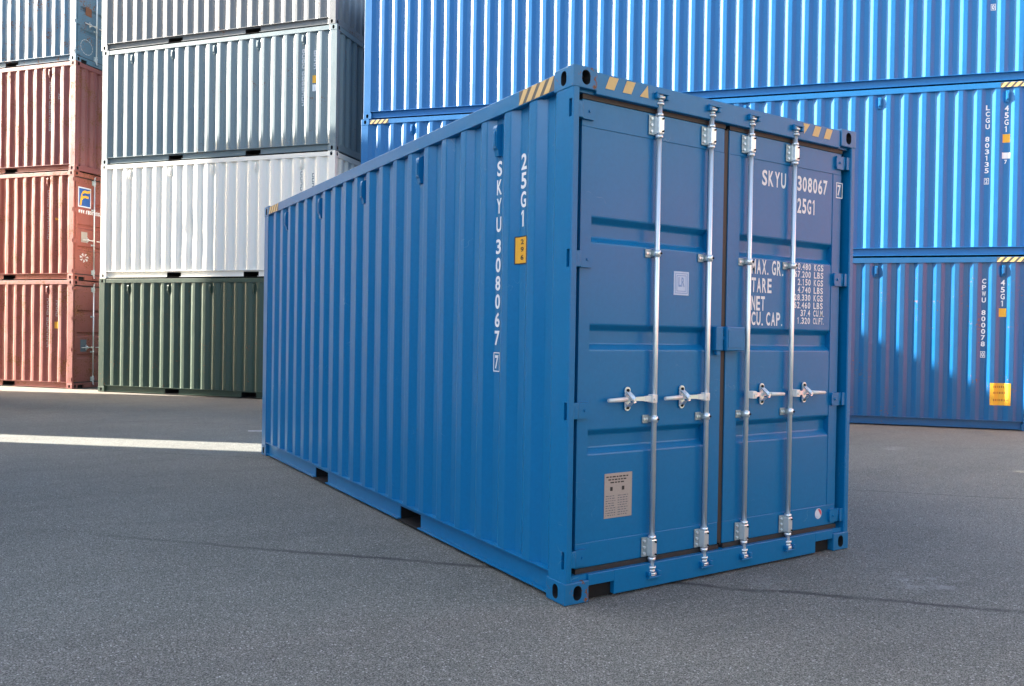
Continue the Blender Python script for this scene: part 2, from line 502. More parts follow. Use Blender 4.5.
def column(s, sc, top, pitch, h, w):
    out = []
    for i, ch in enumerate(s):
        if ch == ' ': continue
        if ch == '1':
            g_ = glyph_one()
            for v in g_.verts: v.co = (sc - w / 2 + v.co.x * w, 0, top - i * pitch - h + v.co.z * h)
            out.append(g_)
        else: out.append(text_bm(ch, sc - w / 2, sc + w / 2, top - i * pitch - h, top - i * pitch))
    return out
def scribble(sc, top, n, pitch, h, w, rnd):
    out = []
    for i in range(n):
        z1 = top - i * pitch; z0 = z1 - h
        k = rnd.choice((0, 1, 2))
        out.append(rect_bm(sc - w / 2, sc + w / 2, z1 - h * .18, z1))
        if k: out.append(rect_bm(sc - w / 2, sc - w / 4, z0 + h * .2, z1 - h * .2))
        if k != 1: out.append(rect_bm(sc + w / 4, sc + w / 2, z0 + h * .2, z1 - h * .2))
        out.append(rect_bm(sc - w / 2, sc + w / 2, z0, z0 + h * .18))
    return out

# ------------------------------------------------------------ door end
DF = 0.045     # door frame face depth
def door_end(root, L, H, mat, detail):
    kz = H / 2.896
    Z = lambda z: z * kz
    P = lambda u, d, z: (L - d, u, z)
    key = ('door', L, H, mat.name)
    def ubox(mb, u0, u1, d0, d1, z0, z1, m, bev=0.0): mb.box(L - d1, L - d0, u0, u1, z0, z1, m, bev)
    # header and sill
    def fhead():
        mb = MB(); ubox(mb, 0.162, W - 0.162, 0.010, 0.10, Z(2.762), H - 0.014, mat, 0.004)
        ubox(mb, 0.058, 0.1615, 0.03, 0.10, Z(2.762), H - 0.12, mat); ubox(mb, W - 0.1615, W - 0.058, 0.03, 0.10, Z(2.762), H - 0.12, mat)
        return mb.mesh("door_header")
    head = obj("door_header", cached(key + ('h',), fhead), root)
    def fsill():
        mb = MB()
        ubox(mb, 0.345, 2.093, 0.008, 0.10, 0.012, Z(0.148), mat, 0.003)
        for a, b in ((0.163, 0.3445), (2.0935, W - 0.163)): ubox(mb, a, b, 0.008, 0.10, 0.086, Z(0.148), mat, 0.003)
        ubox(mb, 0.17, 0.344, 0.040, 0.048, 0.004, 0.085, M_DARK); ubox(mb, 2.094, W - 0.17, 0.040, 0.048, 0.004, 0.085, M_DARK)  # near-black plates stand in for the shade inside the sill notches
        for a, b in ((0.05, 0.1625), (W - 0.1625, W - 0.05)): ubox(mb, a, b, 0.02, 0.10, 0.1195, Z(0.148), mat)
        return mb.mesh("door_sill")
    sill = obj("door_sill", cached(key + ('s',), fsill), root)
    RU = (0.628, 1.048, 1.398, 1.815)
    DR = 0.016; RR = 0.0152
    leafs = ((0.096, 1.192, 0.170, 1.060), (1.234, 2.342, 1.340, 2.256))
    for k, (u0, u1, p0, p1) in enumerate(leafs):
        def fleaf():
            mb = MB()
            zt, zb = Z(2.735), Z(0.176); pt, pb = Z(2.588), Z(0.312)
            ubox(mb, u0, u1, DF, 0.088, zb, pb, mat, 0.003); ubox(mb, u0, u1, DF, 0.088, pt, zt, mat, 0.003)
            ubox(mb, u0, p0, DF, 0.088, pb + .0003, pt - .0003, mat); ubox(mb, p1, u1, DF, 0.088, pb + .0003, pt - .0003, mat)
            zs = [(pt, DF + 0.004)]
            for zt_, zl in ((2.103, 1.962), (1.512, 1.372), (0.930, 0.795)):
                a, b, c, d = Z(zt_), Z(zt_ - 0.030), Z(zl + 0.034), Z(zl)
                zs += [(a + .006, DF + .004), (a - .002, DF + .0065), (b + .002, DF + .0365), (b - .006, DF + .040), (c + .006, DF + .040), (c - .002, DF + .0365), (d + .002, DF + .0065), (d - .006, DF + .004)]
            zs.append((pb, DF + 0.004))
            i = mb.mi(mat)
            for (z1, d1), (z2, d2) in zip(zs, zs[1:]):
                f = mb.bm.faces.new([mb.bm.verts.new(q) for q in (P(p0, d1, z1), P(p0, d2, z2), P(p1, d2, z2), P(p1, d1, z1))])
                f.material_index = i
            return mb.mesh("door")
        leaf = obj("door", cached(key + ('leaf', k), fleaf), root)
        def fgask():
            mb = MB()
            ubox(mb, u0 - 0.002, u1 + 0.002, 0.040, 0.085, Z(2.7355), Z(2.761), M_RUBBER)
            ubox(mb, u0 - 0.002, u1 + 0.002, 0.036, 0.085, Z(0.149), Z(0.1755), M_RUBBER)
            if k == 0: ubox(mb, u1 + .0005, u1 + 0.026, 0.046, 0.085, Z(0.182), Z(2.728), M_RUBBER)
            else: ubox(mb, u0 - 0.0153, u0 - .0005, 0.052, 0.085, Z(0.168), Z(2.742), M_RUBBER)
            a_, b_ = (0.049, u0 - .002) if k == 0 else (u1 + .002, W - 0.049)
            ubox(mb, a_, b_, 0.088, 0.110, Z(0.168), Z(2.742), M_RUBBER)
            return mb.mesh("gasket")
        obj("gasket", cached(key + ('gasket', k), fgask), leaf)
        # hinges
        for z in (2.668, 1.865, 1.042, 0.238):
            def fh(k=k):
                mb = MB(); mm = (lambda u: u) if k == 0 else (lambda u: W - u)
                h = 0.044
                pts = [(0.050, -h * .75), (0.075, -h), (0.165, -h), (0.172, -h * .6), (0.172, h * .6), (0.165, h), (0.075, h), (0.050, h * .75)]
                mb.prism([(L - 0.028, mm(a), b) for a, b in pts], (-0.0165, 0, 0), mat)
                mb.tube((L - 0.040, mm(0.082), -h), (L - 0.040, mm(0.082), h), 0.015, mat, 10)
                a, b = sorted((mm(0.014), mm(0.080)))
                mb.box(L - 0.024, L - 0.014, a, b, -h, h, mat, 0.003)
                mb.tube((L - 0.020, mm(0.135), 0.0), (L - 0.030, mm(0.135), 0.0), 0.008, mat, 8)
                return mb.mesh("hinge")
            obj("hinge", cached(key + ('hinge', k), fh), leaf, (0, 0, Z(z)))
        # rods
        for q, ur in enumerate(RU[2 * k:2 * k + 2]):
            sg = -1 if k == 0 else 1           # the handle lies towards the hinge side
            def frod():
                mb = MB()
                mb.tube(P(0, DR, Z(0.10)), P(0, DR, Z(2.80)), RR, M_ZINC, 14)
                for zc, s in ((Z(2.815), 1), (Z(0.092), -1)):
                    for dz, r in ((-.030, .026), (-.012, .021), (.004, .029), (.018, .020)):
                        mb.tube(P(0, DR, zc + s * dz - .006), P(0, DR, zc + s * dz + .006), r, M_ZINC, 12)
                    # cam claw hooking round its keeper
                    mb.prism([P(-0.012, DR - 0.01, zc + s * .010), P(0.026, DR - 0.018, zc + s * .004), P(0.040, DR - 0.004, zc + s * .012), P(0.030, DR + 0.004, zc + s * .022), P(-0.010, DR + 0.002, zc + s * .020)], (0, 0, s * 0.010), M_ZINC)
                return mb.mesh("lock_rod")
            obj("lock_rod", cached(key + ('rod',), frod), leaf, (0, ur, 0))
            def fguide():
                mb = MB()
                ubox(mb, -0.060, -0.012, DF - 0.010, DF - 0.003, -0.056, 0.056, M_ZINC_DARK, 0.002)
                ubox(mb, 0.020, 0.034, DF - 0.012, DF - 0.003, -0.056, 0.056, M_ZINC, 0.002)
                mb.tube(P(0, DR, -0.075), P(0, DR, -0.058), 0.0225, M_ZINC, 12); mb.tube(P(0, DR, 0.050), P(0, DR, 0.066), 0.0225, M_ZINC, 12); ubox(mb, -0.0205, 0.0205, DR - 0.0225, DR + 0.02, -0.054, 0.048, M_ZINC, 0.007)
                for z in (-0.038, 0.034): mb.tube(P(0.008, DR - 0.030, z), P(0.008, DR - 0.020, z), 0.0055, M_DARK, 8)
                ubox(mb, -0.022, 0.0255, DR + .004, DF - 0.004, -0.052, 0.052, M_ZINC, 0.002)
                for z in (-0.036, 0.0, 0.036):
                    mb.tube(P(-0.042, DF - 0.018, z), P(-0.042, DF - 0.009, z), 0.0085, M_ZINC, 8)
                for z in (-0.04, 0.04): mb.tube(P(0.027, DF - 0.019, z), P(0.027, DF - 0.011, z), 0.006, M_DARK, 8)
                return mb.mesh("rod_guide")
            for z in (2.665, 0.237): obj("rod_guide", cached(key + ('guide',), fguide), leaf, (0, ur, Z(z)))
            def fbr():
                mb = MB()
                ubox(mb, -0.066, -0.020, DF - 0.005, DF + .003, -0.024, 0.024, M_ZINC_DARK, 0.002)
                ubox(mb, -0.024, 0.022, DR - 0.001, DF + .003, -0.018, 0.018, M_ZINC_DARK, 0.004)
                mb.tube(P(0, DR, -0.018), P(0, DR, 0.018), 0.0225, M_ZINC, 12)
                for u in (-0.055, -0.036): mb.tube(P(u, DF - 0.012, 0), P(u, DF - 0.004, 0), 0.008, M_ZINC, 8)
                mb.tube(P(0.012, DR - 0.026, 0), P(0.012, DR - 0.015, 0), 0.006, M_DARK, 8)
                return mb.mesh("rod_bracket")
            for z in (1.930, 0.976): obj("rod_bracket", cached(key + ('br',), fbr), leaf, (0, ur, Z(z)))
            def fhandle():
                mb = MB()
                ubox(mb, min(sg * .012, sg * .050), max(sg * .012, sg * .050), -0.024, 0.018, -0.024, 0.024, M_ZINC_LIGHT, 0.004)
                mb.tube(P(sg * 0.030, -0.030, 0), P(sg * 0.030, -0.022, 0), 0.010, M_ZINC_LIGHT, 8)
                def bar(a, b, ha, hb, da, db, t, m):
                    A = [P(a, da - t, -ha), P(a, da + t, -ha), P(a, da + t, ha), P(a, da - t, ha)]
                    B = [P(b, db - t, -hb), P(b, db + t, -hb), P(b, db + t, hb), P(b, db - t, hb)]
                    va = [mb.bm.verts.new(x) for x in A]; vb = [mb.bm.verts.new(x) for x in B]
                    fs = [mb.bm.faces.new(va), mb.bm.faces.new(vb[::-1])] + [mb.bm.faces.new((va[i], vb[i], vb[(i + 1) % 4], va[(i + 1) % 4])) for i in range(4)]
                    for f in fs: f.material_index = mb.mi(m)
                    bmesh.ops.recalc_face_normals(mb.bm, faces=fs)
                bar(sg * .048, sg * .085, .017, .015, -.004, .004, .006, M_ZINC_LIGHT)
                bar(sg * .085, sg * .175, .013, .010, .004, .014, .005, M_ZINC)
                bar(sg * .175, sg * .215, .010, .012, .014, .012, .006, M_ZINC)
                mb.tube(P(sg * .212, 0.010, -.001), P(sg * .345, 0.008, -.004), 0.0145, M_ZINC_LIGHT, 10, 0.0105)
                return mb.mesh("handle")
            hd = obj("handle", cached(key + ('handle', sg), fhandle), leaf, (0, ur, Z(1.097)))
            def fcatch():
                mb = MB(); uc = sg * 0.185 if sg < 0 else 0.165
                pts = []
                for i in range(9): a = math.pi * i / 8; pts.append((math.cos(a) * .020, .048 + math.sin(a) * .020))
                for i in range(9): a = math.pi + math.pi * i / 8; pts.append((math.cos(a) * .020, -.048 + math.sin(a) * .020))
                mb.prism([P(uc + a, DF - 0.004, b) for a, b in pts], (0.007, 0, 0), M_ZINC)
                mb.prism([P(uc - .016, DF - .010, .046), P(uc + .016, DF - .010, .046), P(uc + .020, -.014, .010), P(uc + .022, -.016, -.018), P(uc + .004, -.018, -.022), P(uc - .010, -.016, .004)], (-0.006, 0, 0), M_ZINC)
                mb.prism([P(uc - .014, DF - .010, -.052), P(uc + .014, DF - .010, -.052), P(uc + .014, -.006, -.018), P(uc - .014, -.006, -.018)], (-0.005, 0, 0), M_ZINC)
                for z in (.048, -.050): mb.tube(P(uc, DF - .018, z), P(uc, DF - .010, z), .009, M_DARK, 8)
                mb.tube(P(uc + .004, -.026, -.004), P(uc + .004, -.014, -.004), .010, M_ZINC, 8)
                return mb.mesh("handle_catch")
            obj("handle_catch", cached(key + ('catch', sg), fcatch), leaf, (0, ur, Z(1.097)))
        # cam keepers on header and sill
        for ur in RU[2 * k:2 * k + 2]:
            def fk(s):
                mb = MB(); d0 = 0.0085
                for a, b in ((-0.046, -0.027), (0.030, 0.049)): ubox(mb, a, b, -0.016, d0, -0.012, 0.014, mat, 0.003)
                ubox(mb, -0.046, 0.049, -0.016 , d0 , s * 0.020 - 0.005, s * 0.020 + 0.005, mat, 0.002)
                return mb.mesh("cam_keeper")
            obj("cam_keeper", cached(key + ('k1',), lambda: fk(1)), head, (0, ur, Z(2.820)))
            obj("cam_keeper", cached(key + ('k0',), lambda: fk(-1)), sill, (0, ur, Z(0.090)))
        # lock box halves meet over the centre line
        def flb(a, b, d, bev=0.006):
            mb = MB(); ubox(mb, a, b, d, DF - .001, Z(1.372), Z(1.520), mat, bev)
            if k == 1:
                ubox(mb, a + .010, b - .03, d - .004, d - .0005, Z(1.372) + .02, Z(1.520) - .02, mat, 0.001)
                ubox(mb, a - 0.03, b + 0.02, d + 0.02, d + 0.03, Z(1.440), Z(1.458), mat, 0.002)
            else: ubox(mb, a + .012, b - .02, d + .006, DF - .01, Z(1.345), Z(1.371), mat, 0.003)
            return mb.mesh("lock_box")
        if k == 0: obj("lock_box", cached(key + ('lb', 0), lambda: flb(1.110, 1.172, 0.004)), leaf)
        else: obj("lock_box", cached(key + ('lb', 1), lambda: flb(1.182, 1.340, -0.014)), leaf)
        if detail: detail(k, leaf, L, H, P, ubox, Z)
    return

def door_text(leaf, items, m, P, name="marking", d=DF + 0.0022):
    mb = MB()
    for b in items:
        for v in b.verts:
            u, z = v.co.x, v.co.z
            v.co = P(u, d, z)
        mb.add(b, m)
    return obj(name, mb.mesh(name), leaf)

def T(s, x0, x1, z0, z1): return mono(s, x0, x1, z0, z1)

def main_detail(k, leaf, L, H, P, ubox, Z):
    o = 0.018
    if k == 0:
        # data plate
        mb = MB(); ubox(mb, .278 + o, .478 + o, DF + .001, DF + .0035, .429, .680, M_PLATE)
        for i in range(3):
            z = .664 - i * .016; w = (.16, .13, .10)[i]; c = .387
            x = c - w / 2
            while x < c + w / 2:
                l = random.uniform(.012, .03); mb.poly([P(x, DF, z), P(min(x + l, c + w / 2), DF, z), P(min(x + l, c + w / 2), DF, z - .007), P(x, DF, z - .007)], M_BLACK); x += l + .006
        for u in (.345, .430):
            ubox(mb, u - .008, u + .008, DF - .001, DF + .0008, .582, .604, M_BLACK)
        for i in range(9):
            z = .555 - i * .0135
            for x0, x1 in ((.305, .375), (.392, .465)):
                x = x0
                while x < x1 - .006:
                    l = random.uniform(.006, .022); e = min(x + l, x1)
                    mb.poly([P(x, DF, z), P(e, DF, z), P(e, DF, z - .004), P(x, DF, z - .004)], M_MARKDARK); x += l + .006
        obj("data_plate", mb.mesh("data_plate"), leaf)
        mb = MB(); u0, u1, z0, z1 = .774 + o, .895 + o, 1.700, 1.840
        ubox(mb, u0, u1, DF + .0015, DF + .0035, z0, z1, M_LRS)
        for t, in ((.010,), (.022,)):
            for b in frame_bms(u0 + t, u1 - t, z0 + t, z1 - t, .004):
                for v in b.verts: v.co = P(v.co.x, DF + .0005, v.co.z)
                mb.add(b, M_LRB)
        for b in (T("L", u0 + .036, u0 + .058, z0 + .05, z1 - .034), T("R", u0 + .060, u0 + .086, z0 + .05, z1 - .034)):
            for v in b.verts: v.co = P(v.co.x, DF + .0004, v.co.z)
            mb.add(b, M_LRB)
        obj("inspection_sticker", mb.mesh("inspection_sticker"), leaf)
    else:
        it = [T("SKYU", 1.522 + o, 1.752 + o, 2.432, 2.532), T("308067", 1.866 + o, 2.178 + o, 2.434, 2.534), T("25G1", 1.870 + o, 2.062 + o, 2.288, 2.388)]
        [door_text(leaf, [q], M_MARK, P) for q in it]
        bx = [T("7", 2.282 + o, 2.322 + o - .004, 2.445, 2.520)] + frame_bms(2.268 + o, 2.338 + o, 2.428, 2.536, .007)
        door_text(leaf, bx, M_MARK, P, d=DF - 0.0016)
        it = [T("MAX. GR.", 1.440 + o, 1.742 + o, 1.862, 1.956), T("TARE", 1.442 + o, 1.632 + o, 1.745, 1.838), T("NET", 1.444 + o, 1.570 + o, 1.630, 1.722), T("CU. CAP.", 1.446 + o, 1.742 + o, 1.535, 1.622)]
        rows = ["30.480 KGS", "67.200 LBS", "2.150 KGS", "4.740 LBS", "28.330 KGS", "62.460 LBS", "37.4 CU.M.", "1.320 CU.FT."]
        for i, r in enumerate(rows):
            z1 = 1.957 - i * .0515
            a, b = r.split(' ')
            wa = .034 * len(a.replace('.', '')) - .004
            ux = 2.022 + o
            it += [T(a, ux - wa, ux, z1 - .043, z1), T(b, 2.055 + o, 2.055 + o + (.098 if i < 6 else .112), z1 - .043, z1)]
        [door_text(leaf, [q], M_MARK, P) for q in it]
        mb = MB(); c = (2.165, .262)
        pts = [(c[0] + .036 * math.cos(a), c[1] + .036 * math.sin(a)) for a in [i * math.pi / 12 for i in range(24)]]
        mb.poly([P(a, DF - .0012, b) for a, b in pts], M_STICKW)
        pts = [(c[0] + .032 * math.cos(a), c[1] + .032 * math.sin(a)) for a in [math.radians(-30 + i * 12) for i in range(12)]]
        mb.poly([P(a, DF - .0026, b) for a, b in pts], M_PINK)
        pts = [(c[0] + .032 * math.cos(a), c[1] + .032 * math.sin(a)) for a in [math.radians(190 + i * 10) for i in range(10)]]
        mb.poly([P(a, DF - .0026, b) for a, b in pts], M_LRS)
        obj("round_sticker", mb.mesh("round_sticker"), leaf)

# ------------------------------------------------------------ ground
def asphalt():
    t = NT("asphalt")
    p = t.obj
    big = t.noise(p, 0.35, 5, 0.6); mid = t.noise(p, 3.0, 5, 0.65)
    base = t.mix(t.ramp(big, [(0.3, 0.0), (0.7, 1.0)]), (0.118, 0.122, 0.108), (0.165, 0.168, 0.150))
    base = t.mix(t.math('MULTIPLY', t.ramp(mid, [(0.4, 0.0), (0.7, 1.0)]), 0.5), base, (0.168, 0.165, 0.150))
    grain = t.noise(p, 160, 3, 0.7)
    base = t.mix(0.92, base, t.ramp(grain, [(0.36, 0.06), (0.5, 0.48), (0.62, 0.96)]), 'OVERLAY')
    base = t.mix(0.22, base, t.ramp(t.noise(p, 62, 2, 0.6), [(0.36, 0.2), (0.64, 0.8)]), 'OVERLAY')
    vo = t.n('ShaderNodeTexVoronoi', Vector=p, Scale=88.0)
    dist, vc = vo.outputs['Distance'], vo.outputs['Color']
    sep = t.n('ShaderNodeSeparateColor', Color=vc)
    stone = t.math('MULTIPLY', t.ramp(dist, [(0.30, 1.0), (0.44, 0.0)]), t.ramp(sep.outputs[0], [(0.85, 0.0), (0.89, 1.0)]))
    base = t.mix(t.math('MULTIPLY', stone, 0.75), base, t.mix(sep.outputs[1], (0.26, 0.26, 0.25), (0.60, 0.60, 0.58)))
    vo2 = t.n('ShaderNodeTexVoronoi', Vector=p, Scale=48.0)
    sep2 = t.n('ShaderNodeSeparateColor', Color=vo2.outputs['Color'])
    stone2 = t.math('MULTIPLY', t.ramp(vo2.outputs['Distance'], [(0.16, 1.0), (0.30, 0.0)]), t.ramp(sep2.outputs[0], [(0.91, 0.0), (0.93, 1.0)]))
    base = t.mix(t.math('MULTIPLY', stone2, 0.8), base, (0.42, 0.41, 0.40))
    # seams: lines  x*a + y*b = c  wobbling
    xyz = t.n('ShaderNodeSeparateXYZ', Vector=p)
    wob = t.math('MULTIPLY', t.math('SUBTRACT', t.noise(p, 1.3, 4, 0.6), 0.5), 0.16)
    left = t.n('ShaderNodeMapRange', Value=xyz.outputs[0]); left.inputs[1].default_value = -2.3; left.inputs[2].default_value = -0.6; left.inputs[3].default_value = 0.12; left.inputs[4].default_value = 1.0
    frag = t.ramp(t.noise(p, 1.9, 3, 0.6), [(0.36, 0.5), (0.55, 1.0)])
    for a, b, c, w in ((0.7071, 0.7071, 0.60, 0.019), (0.70, 0.714, 4.05, 0.008), (0.64, 0.77, 7.4, 0.006), (0.78, 0.62, -2.1, 0.004)):
        l = t.math('ADD', t.math('MULTIPLY', xyz.outputs[0], a), t.math('MULTIPLY', xyz.outputs[1], b))
        d = t.math('ABSOLUTE', t.math('ADD', t.math('SUBTRACT', l, c), wob))
        mk = t.n('ShaderNodeMapRange', Value=d); mk.inputs[1].default_value = w * 0.5; mk.inputs[2].default_value = w * 2.2
        mk.inputs[3].default_value = 1.0; mk.inputs[4].default_value = 0.0
        base = t.mix(t.math('MULTIPLY', t.math('MULTIPLY', mk.outputs[0], t.math('MULTIPLY', frag, left.outputs[0])), 0.70), base, (0.018, 0.018, 0.02))
    # dusty scuffs
    sc = t.ramp(t.math('ADD', t.noise(p, 1.1, 2, 0.5), t.math('MULTIPLY', t.noise(p, 30, 4, 0.75), 0.4)), [(0.90, 0.0), (1.0, 0.5)])
    base = t.mix(sc, base, (0.30, 0.30, 0.29))
    # chalky scrape beside the main container
    dd = t.n('ShaderNodeVectorMath', operation='DISTANCE'); t.lk(p, dd.inputs[0]); dd.inputs[1].default_value = (2.15, -0.74, 0)
    near = t.n('ShaderNodeMapRange', Value=dd.outputs['Value']); near.inputs[1].default_value = 0.08; near.inputs[2].default_value = 0.34; near.inputs[3].default_value = 1.0; near.inputs[4].default_value = 0.0
    chalk = t.ramp(t.math('ADD', t.noise(p, 9, 5, 0.7), t.math('MULTIPLY', near.outputs[0], 0.10)), [(0.60, 0.0), (0.68, 1.0)])
    base = t.mix(t.math('MULTIPLY', t.math('MULTIPLY', chalk, near.outputs[0]), 0.35), base, (0.42, 0.44, 0.43))
    # warm bounced light near the blue stack, painted into the asphalt as mottling
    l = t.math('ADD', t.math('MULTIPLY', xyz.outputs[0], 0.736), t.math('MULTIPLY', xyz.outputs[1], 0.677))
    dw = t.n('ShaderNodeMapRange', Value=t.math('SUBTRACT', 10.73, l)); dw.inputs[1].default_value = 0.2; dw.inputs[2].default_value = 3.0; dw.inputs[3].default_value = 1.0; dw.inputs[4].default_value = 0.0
    warm_bounce = t.math('MULTIPLY', dw.outputs[0], t.ramp(t.noise(p, 1.6, 5, 0.65), [(0.30, 0.35), (0.62, 1.0)]))
    base = t.mix(t.math('MULTIPLY', warm_bounce, 0.55), base, (0.235, 0.180, 0.140))
    # faint tyre sweeps and old damp patches
    pt = t.mapped((0.35, 2.2, 1), (0, 0, 0))
    sweep = t.ramp(t.noise(pt, 1.4, 4, 0.6), [(0.50, 0.0), (0.66, 1.0)])
    base = t.mix(t.math('MULTIPLY', sweep, 0.14), base, (0.05, 0.05, 0.05))
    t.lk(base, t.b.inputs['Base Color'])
    t.b.inputs['Roughness'].default_value = 0.82
    t.b.inputs['Specular IOR Level'].default_value = 0.35
    h = t.math('ADD', t.math('MULTIPLY', grain, 0.6), t.math('MULTIPLY', dist, -0.5))
    t.bump(h, 0.9, 0.006)
    return t.m
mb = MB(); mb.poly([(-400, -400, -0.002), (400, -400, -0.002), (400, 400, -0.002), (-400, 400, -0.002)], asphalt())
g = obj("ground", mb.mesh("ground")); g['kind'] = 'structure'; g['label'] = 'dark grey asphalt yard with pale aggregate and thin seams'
# worn scrap of white line paint beside the main container
mb = MB()
for p in ([(0.40, 8.28), (0.62, 8.18), (0.64, 8.24), (0.41, 8.35)],):
    mb.poly([(x, y, 0.002) for x, y in p], M_MARKOLD)
o = obj("road_marking", mb.mesh("road_marking")); o['kind'] = 'structure'

# ------------------------------------------------------------ the main container
HC, ST = 2.896, 2.591
L20, L40 = 6.058, 12.192
m = container("blue container standing alone in front, steel lock rods on its closed doors", L20, HC, M_MAIN, (0, L20, 0), math.radians(-90),
              "loose container", 'door', pockets=True, vents=[L20 - y for y in (.804, 1.912, 3.02, 4.13, 5.235)],
              hazards=((L20 - .54, L20 - .182, 1), (.182, .56, 1)), doordetail=main_detail, castmat=M_CAST)
m['root']['group'] = 'containers in the yard'
r = m['root']; inn = m['inner']
c1 = min(inn, key=lambda s: abs(s - (L20 - .815))); c2 = min(inn, key=lambda s: abs(s - (L20 - .535)))
wch = .058
m['side_mark'](column("SKYU", c1, 2.525, .1155, .094, wch), M_MARK)
m['side_mark'](column("308067", c1, 2.040, .1135, .092, wch), M_MARK)
m['side_mark']([text_bm("7", c1 - .020, c1 + .020, 1.235, 1.320)]
               + frame_bms(c1 - .036, c1 + .036, 1.218, 1.338, .006), M_MARK)
m['side_mark'](column("25G1", c2, 2.522, .112, .096, wch), M_MARK)
st = m['side_mark']([rect_bm(c2 - .060, c2 + .062, 1.872, 2.030)], M_YEL, "yellow_sticker", .003)
m['side_mark'](frame_bms(c2 - .064, c2 + .066, 1.868, 2.034, .006) + [text_bm(s_, c2 - .018 + dx, c2 + .014 + dx, z_, z_ + .030) for s_, z_, dx in (("2", 1.985, .0), ("9", 1.940, .0), ("6", 1.893, .0))], M_BLACK, "sticker_print", .0042)
# hazard patches on the header
for pts in (((.222, 0), (.285, 0), (.315, 1), (.252, 1)), ((.345, 0), (.408, 0), (.438, 1), (.375, 1)), ((.470, 0), (.535, 0), (.528, 1)),
            ((1.885, 1), (1.950, 1), (1.893, 0)), ((1.975, 0), (2.038, 0), (2.068, 1), (2.005, 1)), ((2.095, 0), (2.158, 0), (2.188, 1), (2.125, 1))):
    mb = MB(); mb.poly([(L20 - .008, u, 2.802 + .070 * t_) for u, t_ in pts], M_YEL2); obj("hazard_stripe", mb.mesh("hazard_stripe"), r)

# ------------------------------------------------------------ stack behind, right: long blue containers
def stackpos(x, y, a, H, tier): return (x, y, H * tier)
CX, CY, CA = 3.51123, 12.03882, -0.8272
GC = "stack of long blue containers behind"
jog = [(0, 0), (0.0, 0.0), (0.03, -0.01), (0.0, 0.02)]
clab = ["deep blue container with square yellow placard, at the bottom of the right stack",
        "bright blue container with white code LCGU, second from the ground in the right stack",
        "bright blue container at the top of the right stack, cut by the photo's upper edge"]
crt = []
for i in range(3):
    d = Vector((math.cos(CA), math.sin(CA)))
    jx = (0.0, 0.0, 0.045)[i]
    c = container(clab[i], L40, HC, M_CBLUE[i], (CX + d.x * jx, CY + d.y * jx, HC * i), CA, GC, 'blank', hazards=((.19, .60, 1), (L40 - .60, L40 - .19, 1)),
                  vents=(1.0, 3.2, 5.4, 7.6, 9.8, 11.72), dent=0.0012, seed=20 + i)
    crt.append(c)
def cside(c, z, code, chk, typ, plac, blue=False):
    inn = c['inner']; a = min(inn, key=lambda s: abs(s - 11.45)); b = min(inn, key=lambda s: abs(s - 11.72))
    c['side_mark'](column(code[:4], a, z + 2.52, .105, .083, .062), M_MARK); c['side_mark'](column(code[5:], a, z + 2.52 - 5 * .105, .105, .083, .062), M_MARK)
    c['side_mark']([text_bm(chk, a - .018, a + .018, z + 1.215, z + 1.29)] + frame_bms(a - .036, a + .036, z + 1.20, z + 1.305, .008), M_MARK)
    c['side_mark'](column(typ, b, z + 2.50, .115, .095, .062), M_MARK)
    c['side_mark']([rect_bm(b - .055, b + .055, z + 1.885, z + 2.025)], M_YEL, "yellow_sticker")
cside(crt[0], 0, "CPWU 800078", "0", "45G1", True)
c = crt[0]; b = min(c['inner'], key=lambda s: abs(s - 11.70))
c['side_mark']([rect_bm(b - .17, b + .14, .41, .78)], M_YEL, "yellow_placard", .003)
rn = random.Random(3); M_BPR = plain("brown_print", (0.45, 0.16, 0.02), 0.5)
for z in (.70, .60, .48):
    x = b - .12; its = []
    while x < b + .08: l = rn.uniform(.01, .03); its.append(rect_bm(x, x + l, z, z + .035)); x += l + .012
    c['side_mark'](its, M_BPR, "placard_print", .0045)
cside(crt[1], 0, "LCGU 803135", "2", "45G1", True)
c = crt[1]; b = min(c['inner'], key=lambda s: abs(s - 11.72))
c['side_mark']([rect_bm(b - .06, b + .06, 1.62, 1.72)] + column("70", b, 1.60, 0, .07, .04)[:1], M_MARK, "white_sticker")
cside(crt[2], 0, "LCGU 803136", "0", "45G1", True)

# ------------------------------------------------------------ stack behind, middle: short containers
BX, BY, BA = -0.79408, 17.06866, -0.87584
GB = "stack of short containers behind, middle"
bl = [("dark green short container at the bottom of the middle stack", M_GREEN, 0.0015, ()),
      ("white container with a dented side, on the dark green one in the middle stack", M_WHITE, 0.0012, ((2.45, 1.05, .20, .03), (2.75, .70, .15, .018))),
      ("blue grey container just above the white one in the middle stack", M_GREY, 0.001, ()),
      ("grey container at the top of the middle stack, cut by the photo's upper edge", M_GREY2, 0.002, ())]
brt = []
for i, (lb, mt, dn, ds) in enumerate(bl):
    d = Vector((math.cos(BA), math.sin(BA))); jx = (0.0, .02, .03, -.01)[i]
    brt.append(container(lb, L20, ST, mt, (BX + d.x * jx, BY + d.y * jx, ST * i), BA, GB, 'blank', pockets=True, vents=(.84, 1.96, 3.05, 4.16, 5.33), dent=dn, dents=ds, seed=30 + i))
rn = random.Random(5)
def marks20(c, m1, top, n, yel=True, w=.055):
    inn = c['inner']; a = min(inn, key=lambda s: abs(s - 5.25)); b = min(inn, key=lambda s: abs(s - 5.53))
    c['side_mark'](scribble(a, top, 4, .105, .08, w, rn), m1); c['side_mark'](scribble(a, top - .46, n, .105, .08, w, rn), m1)
    c['side_mark'](scribble(b, top - .05, 4, .1, .08, w, rn), m1)
    if yel: c['side_mark']([rect_bm(b - .05, b + .05, top - .72, top - .56)], M_YEL, "yellow_sticker")
marks20(brt[2], M_MARK, 2.15, 7)
